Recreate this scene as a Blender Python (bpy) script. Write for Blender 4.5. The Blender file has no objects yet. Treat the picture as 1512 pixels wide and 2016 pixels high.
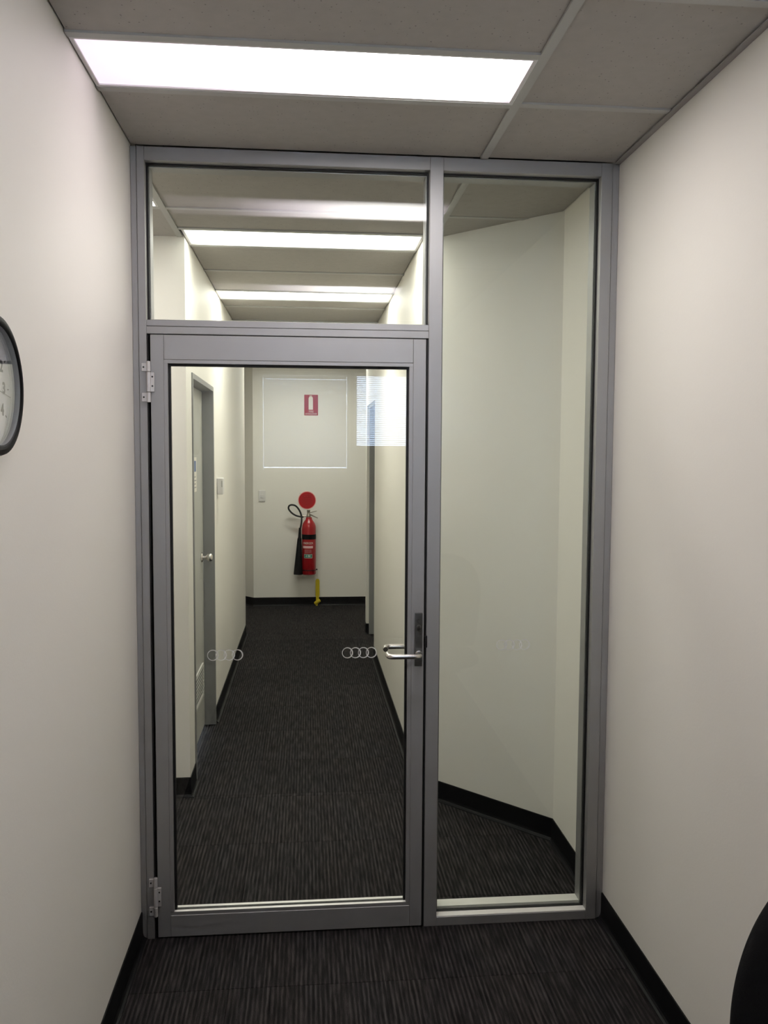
import bpy, bmesh, math, random
from mathutils import Vector, Matrix

random.seed(7)
PI = math.pi
scene = bpy.context.scene
C = scene.collection

# ------------------------------------------------------------------ camera
cam_d = bpy.data.cameras.new('camera')
cam = bpy.data.objects.new('camera', cam_d)
C.objects.link(cam)
YAW, PITCH, ROLL, FPX = 0.0907, 0.0687, 0.0052, 1653.4
_f = Vector((math.sin(YAW) * math.cos(PITCH), math.cos(YAW) * math.cos(PITCH), -math.sin(PITCH)))
_r = Vector((math.cos(YAW), -math.sin(YAW), 0))
_u = _r.cross(_f)
_r2 = _r * math.cos(ROLL) + _u * math.sin(ROLL)
_u2 = _u * math.cos(ROLL) - _r * math.sin(ROLL)
cam.matrix_world = Matrix.Translation((0.5803, -2.8876, 1.6954)) @ Matrix((_r2, _u2, -_f)).transposed().to_4x4()
cam_d.sensor_fit = 'VERTICAL'
cam_d.sensor_height = 24.0
cam_d.lens = FPX / 2016.0 * 24.0
cam_d.clip_start = 0.05
scene.camera = cam

# ------------------------------------------------------------------ sky outside the office windows, exposure
world = bpy.data.worlds.new('sky')
scene.world = world
world.use_nodes = True
_bg = world.node_tree.nodes['Background']
_bg.inputs['Color'].default_value = (0.62, 0.76, 1.0, 1)
_bg.inputs['Strength'].default_value = 6.5

LAMP_OFFICE = 6.3          # radiance of the office ceiling light by the door
LAMP_OFFICE_BACK = 6.3     # the office ceiling lights above and behind the camera
LAMP_HALL = 3.0            # the corridor ceiling lights, near to far
LAMP_HALL_MID = 5.4
LAMP_HALL_FAR = 6.6
vs = scene.view_settings
vs.view_transform = 'Standard'
vs.look = 'None'
vs.gamma = 1.0
vs.use_curve_mapping = False
vs.exposure = 1.68

# light transport budget
cy_ = scene.cycles
cy_.use_adaptive_sampling = True
cy_.adaptive_threshold = 0.035
cy_.adaptive_min_samples = 12
cy_.use_light_tree = False          # only a handful of lamps
cy_.max_bounces = 8
cy_.diffuse_bounces = 4
cy_.glossy_bounces = 3
cy_.transparent_max_bounces = 8
cy_.caustics_reflective = False
cy_.caustics_refractive = False
cy_.sample_clamp_indirect = 10.0

# ------------------------------------------------------------------ helpers
WL = {}          # world location of every parent


def link(o, parent=None):
    C.objects.link(o)
    if parent is not None:
        o.parent = parent
    return o


def wloc(o):
    return WL.get(o.name, Vector((0, 0, 0)))


def empty(name, loc=(0, 0, 0), parent=None):
    o = bpy.data.objects.new(name, None)
    o.empty_display_size = 0.1
    link(o, parent)
    l = Vector(loc)
    o.location = l - (wloc(parent) if parent else Vector((0, 0, 0)))
    WL[o.name] = l
    return o


def tag(o, label=None, cat=None, group=None, kind=None):
    if label:
        o['label'] = label
    if cat:
        o['category'] = cat
    if group:
        o['group'] = group
    if kind:
        o['kind'] = kind
    return o


def from_bm(name, bm, mat, parent=None, smooth=False, origin=None):
    """bm in world coordinates -> one mesh object with its origin at its own centre"""
    vs_ = [v.co for v in bm.verts]
    lo = Vector((min(v.x for v in vs_), min(v.y for v in vs_), min(v.z for v in vs_)))
    hi = Vector((max(v.x for v in vs_), max(v.y for v in vs_), max(v.z for v in vs_)))
    c = Vector(origin) if origin else (lo + hi) / 2
    bmesh.ops.translate(bm, verts=bm.verts, vec=-c)
    bmesh.ops.recalc_face_normals(bm, faces=bm.faces)
    me = bpy.data.meshes.new(name)
    bm.to_mesh(me)
    bm.free()
    if smooth:
        me.shade_smooth()
    if mat:
        me.materials.append(MAT[mat])
    o = bpy.data.objects.new(name, me)
    link(o, parent)
    o.location = c - (wloc(parent) if parent else Vector((0, 0, 0)))
    WL[o.name] = c
    return o


def add_box(bm, x0, x1, y0, y1, z0, z1, bevel=0.0, seg=1):
    r = bmesh.ops.create_cube(bm, size=1.0)
    vv = r['verts']
    bmesh.ops.scale(bm, verts=vv, vec=(x1 - x0, y1 - y0, z1 - z0))
    bmesh.ops.translate(bm, verts=vv, vec=((x0 + x1) / 2, (y0 + y1) / 2, (z0 + z1) / 2))
    if bevel > 0:
        ee = list({e for v in vv for e in v.link_edges})
        bmesh.ops.bevel(bm, geom=ee, offset=bevel, segments=seg, affect='EDGES', profile=0.5)


def box(name, x0, x1, y0, y1, z0, z1, mat, parent=None, bevel=0.0, seg=1):
    bm = bmesh.new()
    add_box(bm, x0, x1, y0, y1, z0, z1, bevel, seg)
    return from_bm(name, bm, mat, parent)


def boxes(name, lst, mat, parent=None, bevel=0.0):
    bm = bmesh.new()
    for b in lst:
        add_box(bm, *b, bevel=bevel)
    return from_bm(name, bm, mat, parent)


def add_prism(bm, pts, z0, z1):
    n = len(pts)
    lo = [bm.verts.new((p[0], p[1], z0)) for p in pts]
    hi = [bm.verts.new((p[0], p[1], z1)) for p in pts]
    bm.faces.new(lo[::-1])
    bm.faces.new(hi)
    for i in range(n):
        j = (i + 1) % n
        bm.faces.new((lo[i], lo[j], hi[j], hi[i]))


def prism(name, pts, z0, z1, mat, parent=None):
    bm = bmesh.new()
    add_prism(bm, pts, z0, z1)
    return from_bm(name, bm, mat, parent)


def add_lathe(bm, prof, origin, axis=(0, 0, 1), n=32, ring=False):
    """prof: list of (radius, distance along axis)"""
    a = Vector(axis).normalized()
    q = Vector((0, 0, 1)).rotation_difference(a).to_matrix()
    rings = []
    for r, h in prof:
        if r < 1e-6:
            rings.append([bm.verts.new(Vector(origin) + q @ Vector((0, 0, h)))])
        else:
            rings.append([bm.verts.new(Vector(origin) + q @ Vector((r * math.cos(2 * PI * k / n), r * math.sin(2 * PI * k / n), h))) for k in range(n)])
    for A, B in list(zip(rings[:-1], rings[1:])) + ([(rings[-1], rings[0])] if ring else []):
        for k in range(n):
            j = (k + 1) % n
            if len(A) == 1 and len(B) == 1:
                continue
            if len(A) == 1:
                bm.faces.new((A[0], B[k], B[j]))
            elif len(B) == 1:
                bm.faces.new((A[k], A[j], B[0]))
            else:
                bm.faces.new((A[k], A[j], B[j], B[k]))
    for Rg in (rings[0], rings[-1]):
        if len(Rg) > 1 and not ring:
            bm.faces.new(Rg)


def lathe(name, prof, origin, axis, mat, parent=None, n=32, smooth=True):
    bm = bmesh.new()
    add_lathe(bm, prof, origin, axis, n, ring=prof[0][0] > 0 and prof[-1][0] > 0)
    o = from_bm(name, bm, mat, parent, smooth)
    if smooth:
        sharp(o)
    return o


def sharp(o, ang=0.7):
    bm = bmesh.new()
    bm.from_mesh(o.data)
    for e in bm.edges:
        if len(e.link_faces) == 2 and e.calc_face_angle(0) > ang:
            e.smooth = False
    bm.to_mesh(o.data)
    bm.free()


def smooth_path(pts, sub=6):
    P = [Vector(p) for p in pts]
    out = []
    for i in range(len(P) - 1):
        p0 = P[max(i - 1, 0)]
        p1, p2 = P[i], P[i + 1]
        p3 = P[min(i + 2, len(P) - 1)]
        for k in range(sub):
            t = k / sub
            out.append(0.5 * ((2 * p1) + (-p0 + p2) * t + (2 * p0 - 5 * p1 + 4 * p2 - p3) * t * t + (-p0 + 3 * p1 - 3 * p2 + p3) * t ** 3))
    out.append(P[-1])
    return out


def round_path(pts, rad, seg=6):
    P = [Vector(p) for p in pts]
    out = [P[0]]
    for i in range(1, len(P) - 1):
        a, b, c = P[i - 1], P[i], P[i + 1]
        d1, d2 = (a - b), (c - b)
        r = min(rad, d1.length * 0.49, d2.length * 0.49)
        s, e = b + d1.normalized() * r, b + d2.normalized() * r
        for k in range(seg + 1):
            t = k / seg
            out.append((1 - t) ** 2 * s + 2 * t * (1 - t) * b + t * t * e)
    out.append(P[-1])
    return out


def add_tube(bm, path, rad, n=12):
    P = [Vector(p) for p in path]
    R_ = rad if isinstance(rad, (list, tuple)) else [rad] * len(P)
    t0 = (P[1] - P[0]).normalized()
    up = Vector((0, 0, 1)) if abs(t0.z) < 0.9 else Vector((1, 0, 0))
    nrm = t0.cross(up).normalized()
    rings = []
    for i, p in enumerate(P):
        if i == 0:
            t = t0
        elif i == len(P) - 1:
            t = (P[i] - P[i - 1]).normalized()
        else:
            t = (P[i + 1] - P[i - 1]).normalized()
        nrm = (nrm - t * nrm.dot(t)).normalized()
        b = t.cross(nrm)
        rings.append([bm.verts.new(p + (nrm * math.cos(2 * PI * k / n) + b * math.sin(2 * PI * k / n)) * R_[i]) for k in range(n)])
    for A, B in zip(rings[:-1], rings[1:]):
        for k in range(n):
            j = (k + 1) % n
            bm.faces.new((A[k], A[j], B[j], B[k]))
    bm.faces.new(rings[0])
    bm.faces.new(rings[-1])


def tube(name, path, rad, mat, parent=None, n=12):
    bm = bmesh.new()
    add_tube(bm, path, rad, n)
    o = from_bm(name, bm, mat, parent, True)
    sharp(o, 1.0)
    return o


def text(name, body, size, loc, rot, mat, parent=None, depth=0.0006, align='CENTER', sx=1.0, bold=0.0):
    cu = bpy.data.curves.new(name, 'FONT')
    cu.body = body
    cu.size = size
    cu.align_x = align
    cu.align_y = 'CENTER'
    cu.extrude = depth
    cu.offset = bold
    cu.resolution_u = 3
    t = bpy.data.objects.new(name, cu)
    C.objects.link(t)
    bpy.context.view_layer.update()
    me = bpy.data.meshes.new_from_object(t.evaluated_get(bpy.context.evaluated_depsgraph_get()))
    bpy.data.objects.remove(t)
    bm = bmesh.new()
    bm.from_mesh(me)
    bpy.data.meshes.remove(me)
    bmesh.ops.scale(bm, verts=bm.verts, vec=(sx, 1, 1))
    M = Matrix.Translation(loc) @ Matrix(rot).transposed().to_4x4() if not isinstance(rot, Matrix) else Matrix.Translation(loc) @ rot
    bmesh.ops.transform(bm, matrix=M, verts=bm.verts)
    return from_bm(name, bm, mat, parent)


FACE_CAM = ((1, 0, 0), (0, 0, 1), (0, -1, 0))      # text reading left to right towards -y
FACE_RIGHT = ((0, 1, 0), (0, 0, 1), (1, 0, 0))     # text on the left wall, read from +x

# ------------------------------------------------------------------ materials
MAT = {}


def mat_new(name):
    m = bpy.data.materials.new(name)
    m.use_nodes = True
    MAT[name] = m
    nt = m.node_tree
    return m, nt, nt.nodes['Principled BSDF']


def plain(name, col, rough=0.5, metal=0.0, spec=0.5, noise=0.0, nscale=40, bump=0.0, bscale=200, coat=0.0):
    m, nt, b = mat_new(name)
    b.inputs['Roughness'].default_value = rough
    b.inputs['Metallic'].default_value = metal
    b.inputs['Specular IOR Level'].default_value = spec
    b.inputs['Coat Weight'].default_value = coat
    tc = nt.nodes.new('ShaderNodeTexCoord')
    nz = nt.nodes.new('ShaderNodeTexNoise')
    nz.inputs['Scale'].default_value = nscale
    nz.inputs['Detail'].default_value = 2
    nt.links.new(tc.outputs['Object'], nz.inputs['Vector'])
    mx = nt.nodes.new('ShaderNodeMix')
    mx.data_type = 'RGBA'
    k = noise
    mx.inputs[6].default_value = (*[c * (1 - k) for c in col], 1)
    mx.inputs[7].default_value = (*[min(1, c * (1 + k)) for c in col], 1)
    nt.links.new(nz.outputs['Fac'], mx.inputs[0])
    nt.links.new(mx.outputs[2], b.inputs['Base Color'])
    if bump > 0:
        n2 = nt.nodes.new('ShaderNodeTexNoise')
        n2.inputs['Scale'].default_value = bscale
        n2.inputs['Detail'].default_value = 1
        nt.links.new(tc.outputs['Object'], n2.inputs['Vector'])
        bp = nt.nodes.new('ShaderNodeBump')
        bp.inputs['Strength'].default_value = bump
        bp.inputs['Distance'].default_value = 0.002
        nt.links.new(n2.outputs['Fac'], bp.inputs['Height'])
        nt.links.new(bp.outputs['Normal'], b.inputs['Normal'])
    return m


plain('wall_paint', (0.83, 0.80, 0.735), 0.55, noise=0.015, nscale=1.6, bump=0.10, bscale=160, spec=0.35)
plain('wall_darkened', (0.20, 0.19, 0.185), 0.55, noise=0.03, nscale=2, bump=0.1, bscale=160)  # shade put into the colour, so the mirrored back wall stays dim
plain('aluminium', (0.375, 0.371, 0.365), 0.5, metal=0.6, noise=0.03, nscale=12, bump=0.02, bscale=900)
plain('bead_lit_top', (0.86, 0.84, 0.80), 0.45, metal=0.25, noise=0.02)  # overhead light on upward bead faces, put into a pale colour
plain('aluminium_bead', (0.60, 0.58, 0.59), 0.38, metal=0.8, noise=0.03, nscale=12)
plain('steel_frame_paint', (0.275, 0.275, 0.268), 0.45, noise=0.03)
plain('door_paint', (0.46, 0.46, 0.42), 0.45, noise=0.02, nscale=6)
plain('louvre_paint', (0.62, 0.61, 0.56), 0.45, noise=0.02)
plain('black_rubber', (0.006, 0.006, 0.006), 0.6, noise=0.1)
plain('black_vinyl', (0.005, 0.005, 0.006), 0.45, noise=0.2, nscale=8, spec=0.22)
plain('stainless', (0.62, 0.59, 0.56), 0.24, metal=1.0, noise=0.04)
plain('dark_steel', (0.10, 0.10, 0.095), 0.42, metal=0.7, noise=0.06)
plain('screw_dark', (0.05, 0.05, 0.05), 0.4, metal=0.8)
plain('hinge_grey', (0.62, 0.60, 0.59), 0.42, metal=0.5, noise=0.03)
plain('tee_white', (0.43, 0.43, 0.41), 0.5, noise=0.02)
plain('angle_grey', (0.33, 0.31, 0.30), 0.5, noise=0.03)
plain('light_frame', (0.70, 0.68, 0.68), 0.4, noise=0.02)
plain('white_plastic', (0.72, 0.70, 0.68), 0.4, noise=0.02)
plain('grey_plastic', (0.30, 0.29, 0.28), 0.45, noise=0.02)
plain('red_paint', (0.36, 0.004, 0.009), 0.28, noise=0.08, nscale=20, coat=0.3)
plain('red_sign', (0.34, 0.003, 0.02), 0.4, noise=0.03)
plain('red_disc', (0.42, 0.002, 0.006), 0.4, noise=0.03)
plain('pink_edge', (0.85, 0.42, 0.38), 0.45, noise=0.02)
plain('dark_red_ink', (0.20, 0.002, 0.004), 0.5)
plain('white_ink', (0.82, 0.78, 0.70), 0.5, noise=0.02)
plain('pink_ink', (0.75, 0.48, 0.48), 0.5)
plain('green_ink', (0.01, 0.20, 0.14), 0.5)
plain('blue_ink', (0.10, 0.16, 0.34), 0.5, noise=0.5, nscale=60)
plain('black_plastic', (0.008, 0.008, 0.009), 0.4, noise=0.1)
plain('black_fabric', (0.004, 0.004, 0.0045), 0.85, noise=0.4, nscale=300, bump=0.3, bscale=600, spec=0.2)
plain('yellow_plastic', (0.62, 0.48, 0.012), 0.4, noise=0.06, nscale=60)
plain('clock_silver', (0.42, 0.40, 0.42), 0.3, metal=0.9, noise=0.05)
plain('clock_white', (0.66, 0.66, 0.66), 0.6, noise=0.01)
plain('clock_black', (0.004, 0.004, 0.005), 0.5, spec=0.15)
plain('clock_grey', (0.42, 0.43, 0.41), 0.5)
plain('numeral_ink', (0.07, 0.07, 0.075), 0.5)
plain('slat_white', (0.70, 0.72, 0.76), 0.5, noise=0.02)
plain('plenum', (0.05, 0.05, 0.05), 0.9)
plain('brass_valve', (0.42, 0.38, 0.32), 0.32, metal=0.9, noise=0.1, nscale=60)


def mat_ceiling():
    m, nt, b = mat_new('ceiling_tile')
    b.inputs['Roughness'].default_value = 0.9
    b.inputs['Specular IOR Level'].default_value = 0.15
    tc = nt.nodes.new('ShaderNodeTexCoord')
    oi = nt.nodes.new('ShaderNodeObjectInfo')
    ad = nt.nodes.new('ShaderNodeVectorMath')
    sc = nt.nodes.new('ShaderNodeVectorMath')
    sc.operation = 'SCALE'
    sc.inputs['Scale'].default_value = 7.0
    cb = nt.nodes.new('ShaderNodeCombineXYZ')
    nt.links.new(oi.outputs['Random'], cb.inputs[0])
    nt.links.new(oi.outputs['Random'], cb.inputs[1])
    nt.links.new(cb.outputs[0], sc.inputs[0])
    nt.links.new(tc.outputs['Object'], ad.inputs[0])
    nt.links.new(sc.outputs[0], ad.inputs[1])
    vo = nt.nodes.new('ShaderNodeTexVoronoi')
    vo.inputs['Scale'].default_value = 85
    vo.inputs['Randomness'].default_value = 1.0
    nt.links.new(ad.outputs[0], vo.inputs['Vector'])
    nz = nt.nodes.new('ShaderNodeTexNoise')
    nz.inputs['Scale'].default_value = 30
    nz.inputs['Detail'].default_value = 5
    nt.links.new(ad.outputs[0], nz.inputs['Vector'])
    # pin holes: a small core of some voronoi cells
    sep = nt.nodes.new('ShaderNodeSeparateColor')
    nt.links.new(vo.outputs['Color'], sep.inputs[0])
    thr = nt.nodes.new('ShaderNodeMath')
    thr.operation = 'MULTIPLY'
    thr.inputs[1].default_value = 0.30
    nt.links.new(sep.outputs[0], thr.inputs[0])
    lt = nt.nodes.new('ShaderNodeMath')
    lt.operation = 'LESS_THAN'
    off = nt.nodes.new('ShaderNodeMath')
    off.operation = 'SUBTRACT'
    off.inputs[1].default_value = 0.10
    nt.links.new(thr.outputs[0], off.inputs[0])
    nt.links.new(vo.outputs['Distance'], lt.inputs[0])
    nt.links.new(off.outputs[0], lt.inputs[1])
    mx = nt.nodes.new('ShaderNodeMix')
    mx.data_type = 'RGBA'
    mx.inputs[6].default_value = (0.39, 0.370, 0.342, 1)
    mx.inputs[7].default_value = (0.455, 0.43, 0.40, 1)
    nt.links.new(nz.outputs['Fac'], mx.inputs[0])
    m2 = nt.nodes.new('ShaderNodeMix')
    m2.data_type = 'RGBA'
    nt.links.new(lt.outputs[0], m2.inputs[0])
    nt.links.new(mx.outputs[2], m2.inputs[6])
    m2.inputs[7].default_value = (0.25, 0.24, 0.225, 1)
    nt.links.new(m2.outputs[2], b.inputs['Base Color'])
    bp = nt.nodes.new('ShaderNodeBump')
    bp.inputs['Strength'].default_value = 0.25
    bp.inputs['Distance'].default_value = 0.002
    nt.links.new(nz.outputs['Fac'], bp.inputs['Height'])
    nt.links.new(bp.outputs['Normal'], b.inputs['Normal'])


mat_ceiling()


def mat_carpet():
    m, nt, b = mat_new('carpet')
    b.inputs['Roughness'].default_value = 0.95
    b.inputs['Specular IOR Level'].default_value = 0.12
    geo = nt.nodes.new('ShaderNodeNewGeometry')
    oi = nt.nodes.new('ShaderNodeObjectInfo')

    def noise(scale_xyz, detail, rough=0.5, offset=True):
        mp = nt.nodes.new('ShaderNodeMapping')
        mp.inputs['Scale'].default_value = scale_xyz
        nt.links.new(geo.outputs['Position'], mp.inputs['Vector'])
        if offset:
            cb = nt.nodes.new('ShaderNodeCombineXYZ')
            ml = nt.nodes.new('ShaderNodeMath')
            ml.operation = 'MULTIPLY'
            ml.inputs[1].default_value = 37.0
            nt.links.new(oi.outputs['Random'], ml.inputs[0])
            nt.links.new(ml.outputs[0], cb.inputs[1])
            nt.links.new(cb.outputs[0], mp.inputs['Location'])
        n = nt.nodes.new('ShaderNodeTexNoise')
        n.inputs['Scale'].default_value = 1.0
        n.inputs['Detail'].default_value = detail
        n.inputs['Roughness'].default_value = rough
        nt.links.new(mp.outputs[0], n.inputs['Vector'])
        return n
    sepp = nt.nodes.new('ShaderNodeSeparateXYZ')
    nt.links.new(geo.outputs['Position'], sepp.inputs[0])
    # ribs run along y, about 15 mm apart
    rib = nt.nodes.new('ShaderNodeMath')
    rib.operation = 'MULTIPLY'
    rib.inputs[1].default_value = 2 * PI / 0.0150
    nt.links.new(sepp.outputs[0], rib.inputs[0])
    sn = nt.nodes.new('ShaderNodeMath')
    sn.operation = 'SINE'
    nt.links.new(rib.outputs[0], sn.inputs[0])
    streak = noise((105, 8, 1), 4, 0.6)
    fibre = noise((420, 420, 1), 2)
    broad = noise((7, 2.5, 1), 3)
    hgt = nt.nodes.new('ShaderNodeMath')
    hgt.operation = 'MULTIPLY_ADD'
    nt.links.new(sn.outputs[0], hgt.inputs[0])
    hgt.inputs[1].default_value = 0.115
    nt.links.new(streak.outputs['Fac'], hgt.inputs[2])
    h2 = nt.nodes.new('ShaderNodeMath')
    h2.operation = 'MULTIPLY_ADD'
    nt.links.new(fibre.outputs['Fac'], h2.inputs[0])
    h2.inputs[1].default_value = 0.45
    nt.links.new(hgt.outputs[0], h2.inputs[2])
    ramp = nt.nodes.new('ShaderNodeValToRGB')
    el = ramp.color_ramp.elements
    el[0].position = 0.42
    el[0].color = (0.0058, 0.0056, 0.0057, 1)
    el[1].position = 1.0
    el[1].color = (0.064, 0.059, 0.057, 1)
    e = el.new(0.72)
    e.color = (0.0212, 0.0199, 0.0194, 1)
    nt.links.new(h2.outputs[0], ramp.inputs[0])
    # threads of other hues and a tone of its own for each tile
    hue = nt.nodes.new('ShaderNodeMix')
    hue.data_type = 'RGBA'
    hue.inputs[6].default_value = (0.92, 0.97, 1.08, 1)
    hue.inputs[7].default_value = (1.10, 0.98, 0.92, 1)
    nt.links.new(broad.outputs['Fac'], hue.inputs[0])
    mu = nt.nodes.new('ShaderNodeMix')
    mu.data_type = 'RGBA'
    mu.blend_type = 'MULTIPLY'
    mu.inputs[0].default_value = 1.0
    nt.links.new(ramp.outputs[0], mu.inputs[6])
    nt.links.new(hue.outputs[2], mu.inputs[7])
    val = nt.nodes.new('ShaderNodeHueSaturation')
    vr = nt.nodes.new('ShaderNodeMapRange')
    vr.inputs['To Min'].default_value = 0.88
    vr.inputs['To Max'].default_value = 1.14
    nt.links.new(oi.outputs['Random'], vr.inputs['Value'])
    nt.links.new(vr.outputs[0], val.inputs['Value'])
    nt.links.new(mu.outputs[2], val.inputs['Color'])
    nt.links.new(val.outputs[0], b.inputs['Base Color'])
    bp = nt.nodes.new('ShaderNodeBump')
    bp.inputs['Strength'].default_value = 0.8
    bp.inputs['Distance'].default_value = 0.004
    nt.links.new(h2.outputs[0], bp.inputs['Height'])
    nt.links.new(bp.outputs['Normal'], b.inputs['Normal'])


mat_carpet()


def mat_glass(name, tint, rough=0.0):
    """clear pane: the Fresnel share mirrors, the rest passes straight through"""
    m, nt, b = mat_new(name)
    nt.nodes.remove(b)
    out = nt.nodes['Material Output']
    tr = nt.nodes.new('ShaderNodeBsdfTransparent')
    tr.inputs[0].default_value = (*tint, 1)
    gl = nt.nodes.new('ShaderNodeBsdfGlossy')
    gl.inputs['Roughness'].default_value = rough
    gl.inputs['Color'].default_value = (1, 1, 1, 1)
    fr = nt.nodes.new('ShaderNodeFresnel')
    geo = nt.nodes.new('ShaderNodeNewGeometry')
    mr = nt.nodes.new('ShaderNodeMapRange')       # same ratio on the way in and on the way out
    mr.inputs['To Min'].default_value = 1.36
    mr.inputs['To Max'].default_value = 1 / 1.36
    nt.links.new(geo.outputs['Backfacing'], mr.inputs['Value'])
    nt.links.new(mr.outputs[0], fr.inputs['IOR'])
    mx = nt.nodes.new('ShaderNodeMixShader')
    nt.links.new(fr.outputs[0], mx.inputs[0])
    nt.links.new(tr.outputs[0], mx.inputs[1])
    nt.links.new(gl.outputs[0], mx.inputs[2])
    nt.links.new(mx.outputs[0], out.inputs['Surface'])


mat_glass('door_glass', (0.975, 0.985, 0.968))
mat_glass('sidelight_glass', (0.955, 0.975, 0.950))
mat_glass('clock_glass', (0.985, 0.985, 0.99))
mat_glass('window_glass', (0.96, 0.97, 0.97))


def mat_frosted():
    m, nt, b = mat_new('frosted_film')
    out = nt.nodes['Material Output']
    b.inputs['Base Color'].default_value = (0.70, 0.70, 0.67, 1)
    b.inputs['Roughness'].default_value = 0.7
    tr = nt.nodes.new('ShaderNodeBsdfTransparent')
    mx = nt.nodes.new('ShaderNodeMixShader')
    mx.inputs[0].default_value = 0.85
    nt.links.new(tr.outputs[0], mx.inputs[1])
    nt.links.new(b.outputs[0], mx.inputs[2])
    nt.links.new(mx.outputs[0], out.inputs['Surface'])


mat_frosted()


def mat_diffuser(name, tube_col, end_col, strength, reach=0.24, low=0.075, shift=0.0, tubes=None):
    """prismatic acrylic over fluorescent tubes: strongest above the tube, weaker past the tube ends"""
    m, nt, b = mat_new(name)
    tc = nt.nodes.new('ShaderNodeTexCoord')
    sep = nt.nodes.new('ShaderNodeSeparateXYZ')
    nt.links.new(tc.outputs['Generated'], sep.inputs[0])

    def bump_fn(sock, edge, centre, lo):
        a = nt.nodes.new('ShaderNodeMath')
        a.operation = 'SUBTRACT'
        a.inputs[1].default_value = centre
        nt.links.new(sock, a.inputs[0])
        ab = nt.nodes.new('ShaderNodeMath')
        ab.operation = 'ABSOLUTE'
        nt.links.new(a.outputs[0], ab.inputs[0])
        mr = nt.nodes.new('ShaderNodeMapRange')
        mr.interpolation_type = 'SMOOTHSTEP'
        mr.inputs['From Min'].default_value = 0.5 + abs(centre - 0.5)
        mr.inputs['From Max'].default_value = edge
        mr.inputs['To Min'].default_value = lo
        mr.inputs['To Max'].default_value = 1.0
        nt.links.new(ab.outputs[0], mr.inputs['Value'])
        return mr.outputs[0]
    if tubes:                                            # where the tubes lie along the panel
        rp = nt.nodes.new('ShaderNodeValToRGB')
        rp.color_ramp.interpolation = 'B_SPLINE'
        el = rp.color_ramp.elements
        el[0].position, el[1].position = tubes[0][0], tubes[-1][0]
        el[0].color = (tubes[0][1],) * 3 + (1,)
        el[1].color = (tubes[-1][1],) * 3 + (1,)
        for p_, v_ in tubes[1:-1]:
            e = el.new(p_)
            e.color = (v_, v_, v_, 1)
        nt.links.new(sep.outputs[0], rp.inputs[0])
        ex = rp.outputs[0]
    else:
        ex = bump_fn(sep.outputs[0], reach, 0.5, 0.0)
    ey = bump_fn(sep.outputs[1], 0.22, 0.5 + shift, 0.22)
    mul = nt.nodes.new('ShaderNodeMath')
    mul.operation = 'MULTIPLY'
    nt.links.new(ex, mul.inputs[0])
    nt.links.new(ey, mul.inputs[1])
    cm = nt.nodes.new('ShaderNodeMix')
    cm.data_type = 'RGBA'
    cm.inputs[6].default_value = (*end_col, 1)
    cm.inputs[7].default_value = (*tube_col, 1)
    nt.links.new(ex, cm.inputs[0])
    st = nt.nodes.new('ShaderNodeMapRange')
    st.inputs['To Min'].default_value = strength * low
    st.inputs['To Max'].default_value = strength * 1.55
    nt.links.new(mul.outputs[0], st.inputs['Value'])
    b.inputs['Base Color'].default_value = (0.75, 0.75, 0.75, 1)
    b.inputs['Roughness'].default_value = 0.35
    nt.links.new(cm.outputs[2], b.inputs['Emission Color'])
    nt.links.new(st.outputs[0], b.inputs['Emission Strength'])


TUBES = [(0.0, 0.0), (0.12, 0.005), (0.28, 0.05), (0.50, 0.45), (0.70, 1.0), (0.90, 1.0), (0.97, 0.35), (1.0, 0.03)]
HALL_C, HALL_E = (1.0, 0.995, 0.91), (0.95, 0.97, 0.90)
mat_diffuser('diffuser_office', (1.0, 0.965, 0.93), (0.95, 0.80, 0.94), LAMP_OFFICE, low=0.042, shift=-0.12, tubes=TUBES)
mat_diffuser('diffuser_office_back', (1.0, 0.965, 0.93), (0.95, 0.84, 0.94), LAMP_OFFICE_BACK, low=0.05, tubes=TUBES)
mat_diffuser('diffuser_hall', HALL_C, HALL_E, LAMP_HALL, 0.40, 0.12)
mat_diffuser('diffuser_hall_mid', HALL_C, HALL_E, LAMP_HALL_MID, 0.40, 0.12)
mat_diffuser('diffuser_hall_far', HALL_C, HALL_E, LAMP_HALL_FAR, 0.40, 0.12)
mat_diffuser('diffuser_lobby', (1.0, 0.97, 0.94), (1.0, 0.92, 0.92), LAMP_HALL, 0.46, 0.5)

# ------------------------------------------------------------------ dimensions of the place
W = 1.655            # office width
H = 2.70             # office ceiling
HC = 2.718           # corridor ceiling
TOP = 2.96           # underside of the slab
YB = -4.70           # back wall with the windows
YL = 1.235           # wall facing the camera beside the corridor
XR = 1.13            # right corridor wall
YE = 6.46            # end wall
D0, D1 = (W, 0.63), (XR, 1.19)


def struct(o, label, cat):
    return tag(o, label, cat, kind='structure')


# ------------------------------------------------------------------ walls
struct(box('wall_left', -0.12, 0, YB, 0.10, 0, TOP, 'wall_paint'), 'off-white painted wall with the clock, left of the glass door', 'wall')
struct(box('wall_right', W, W + 0.12, YB, 0.63, 0, TOP, 'wall_paint'), 'off-white painted wall right of the tall side glass, behind the black chair', 'wall')
WX0, WX1, WX2, WX3 = 0.15, 0.965, 0.995, 1.56
WZ0, WZ1, WZ2 = 1.52, 1.735, 2.43
struct(boxes('wall_back', [(0, WX0, YB - 0.12, YB, 0, TOP), (WX3, W, YB - 0.12, YB, 0, TOP), (WX0, WX3, YB - 0.12, YB, WZ2, TOP),
                           (WX0, WX1, YB - 0.12, YB, 0, WZ0), (WX2, WX3, YB - 0.12, YB, 0, WZ1), (WX1, WX2, YB - 0.12, YB, 0, WZ2)], 'wall_darkened'),
       'office window wall mirrored faintly in the door glass', 'wall')
struct(prism('wall_diagonal', [D0, D1, (D1[0] + 0.12, D1[1]), (D0[0] + 0.12, D0[1])], 0, TOP, 'wall_paint'),
       'slanted off-white wall seen through the tall side glass', 'wall')
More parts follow.
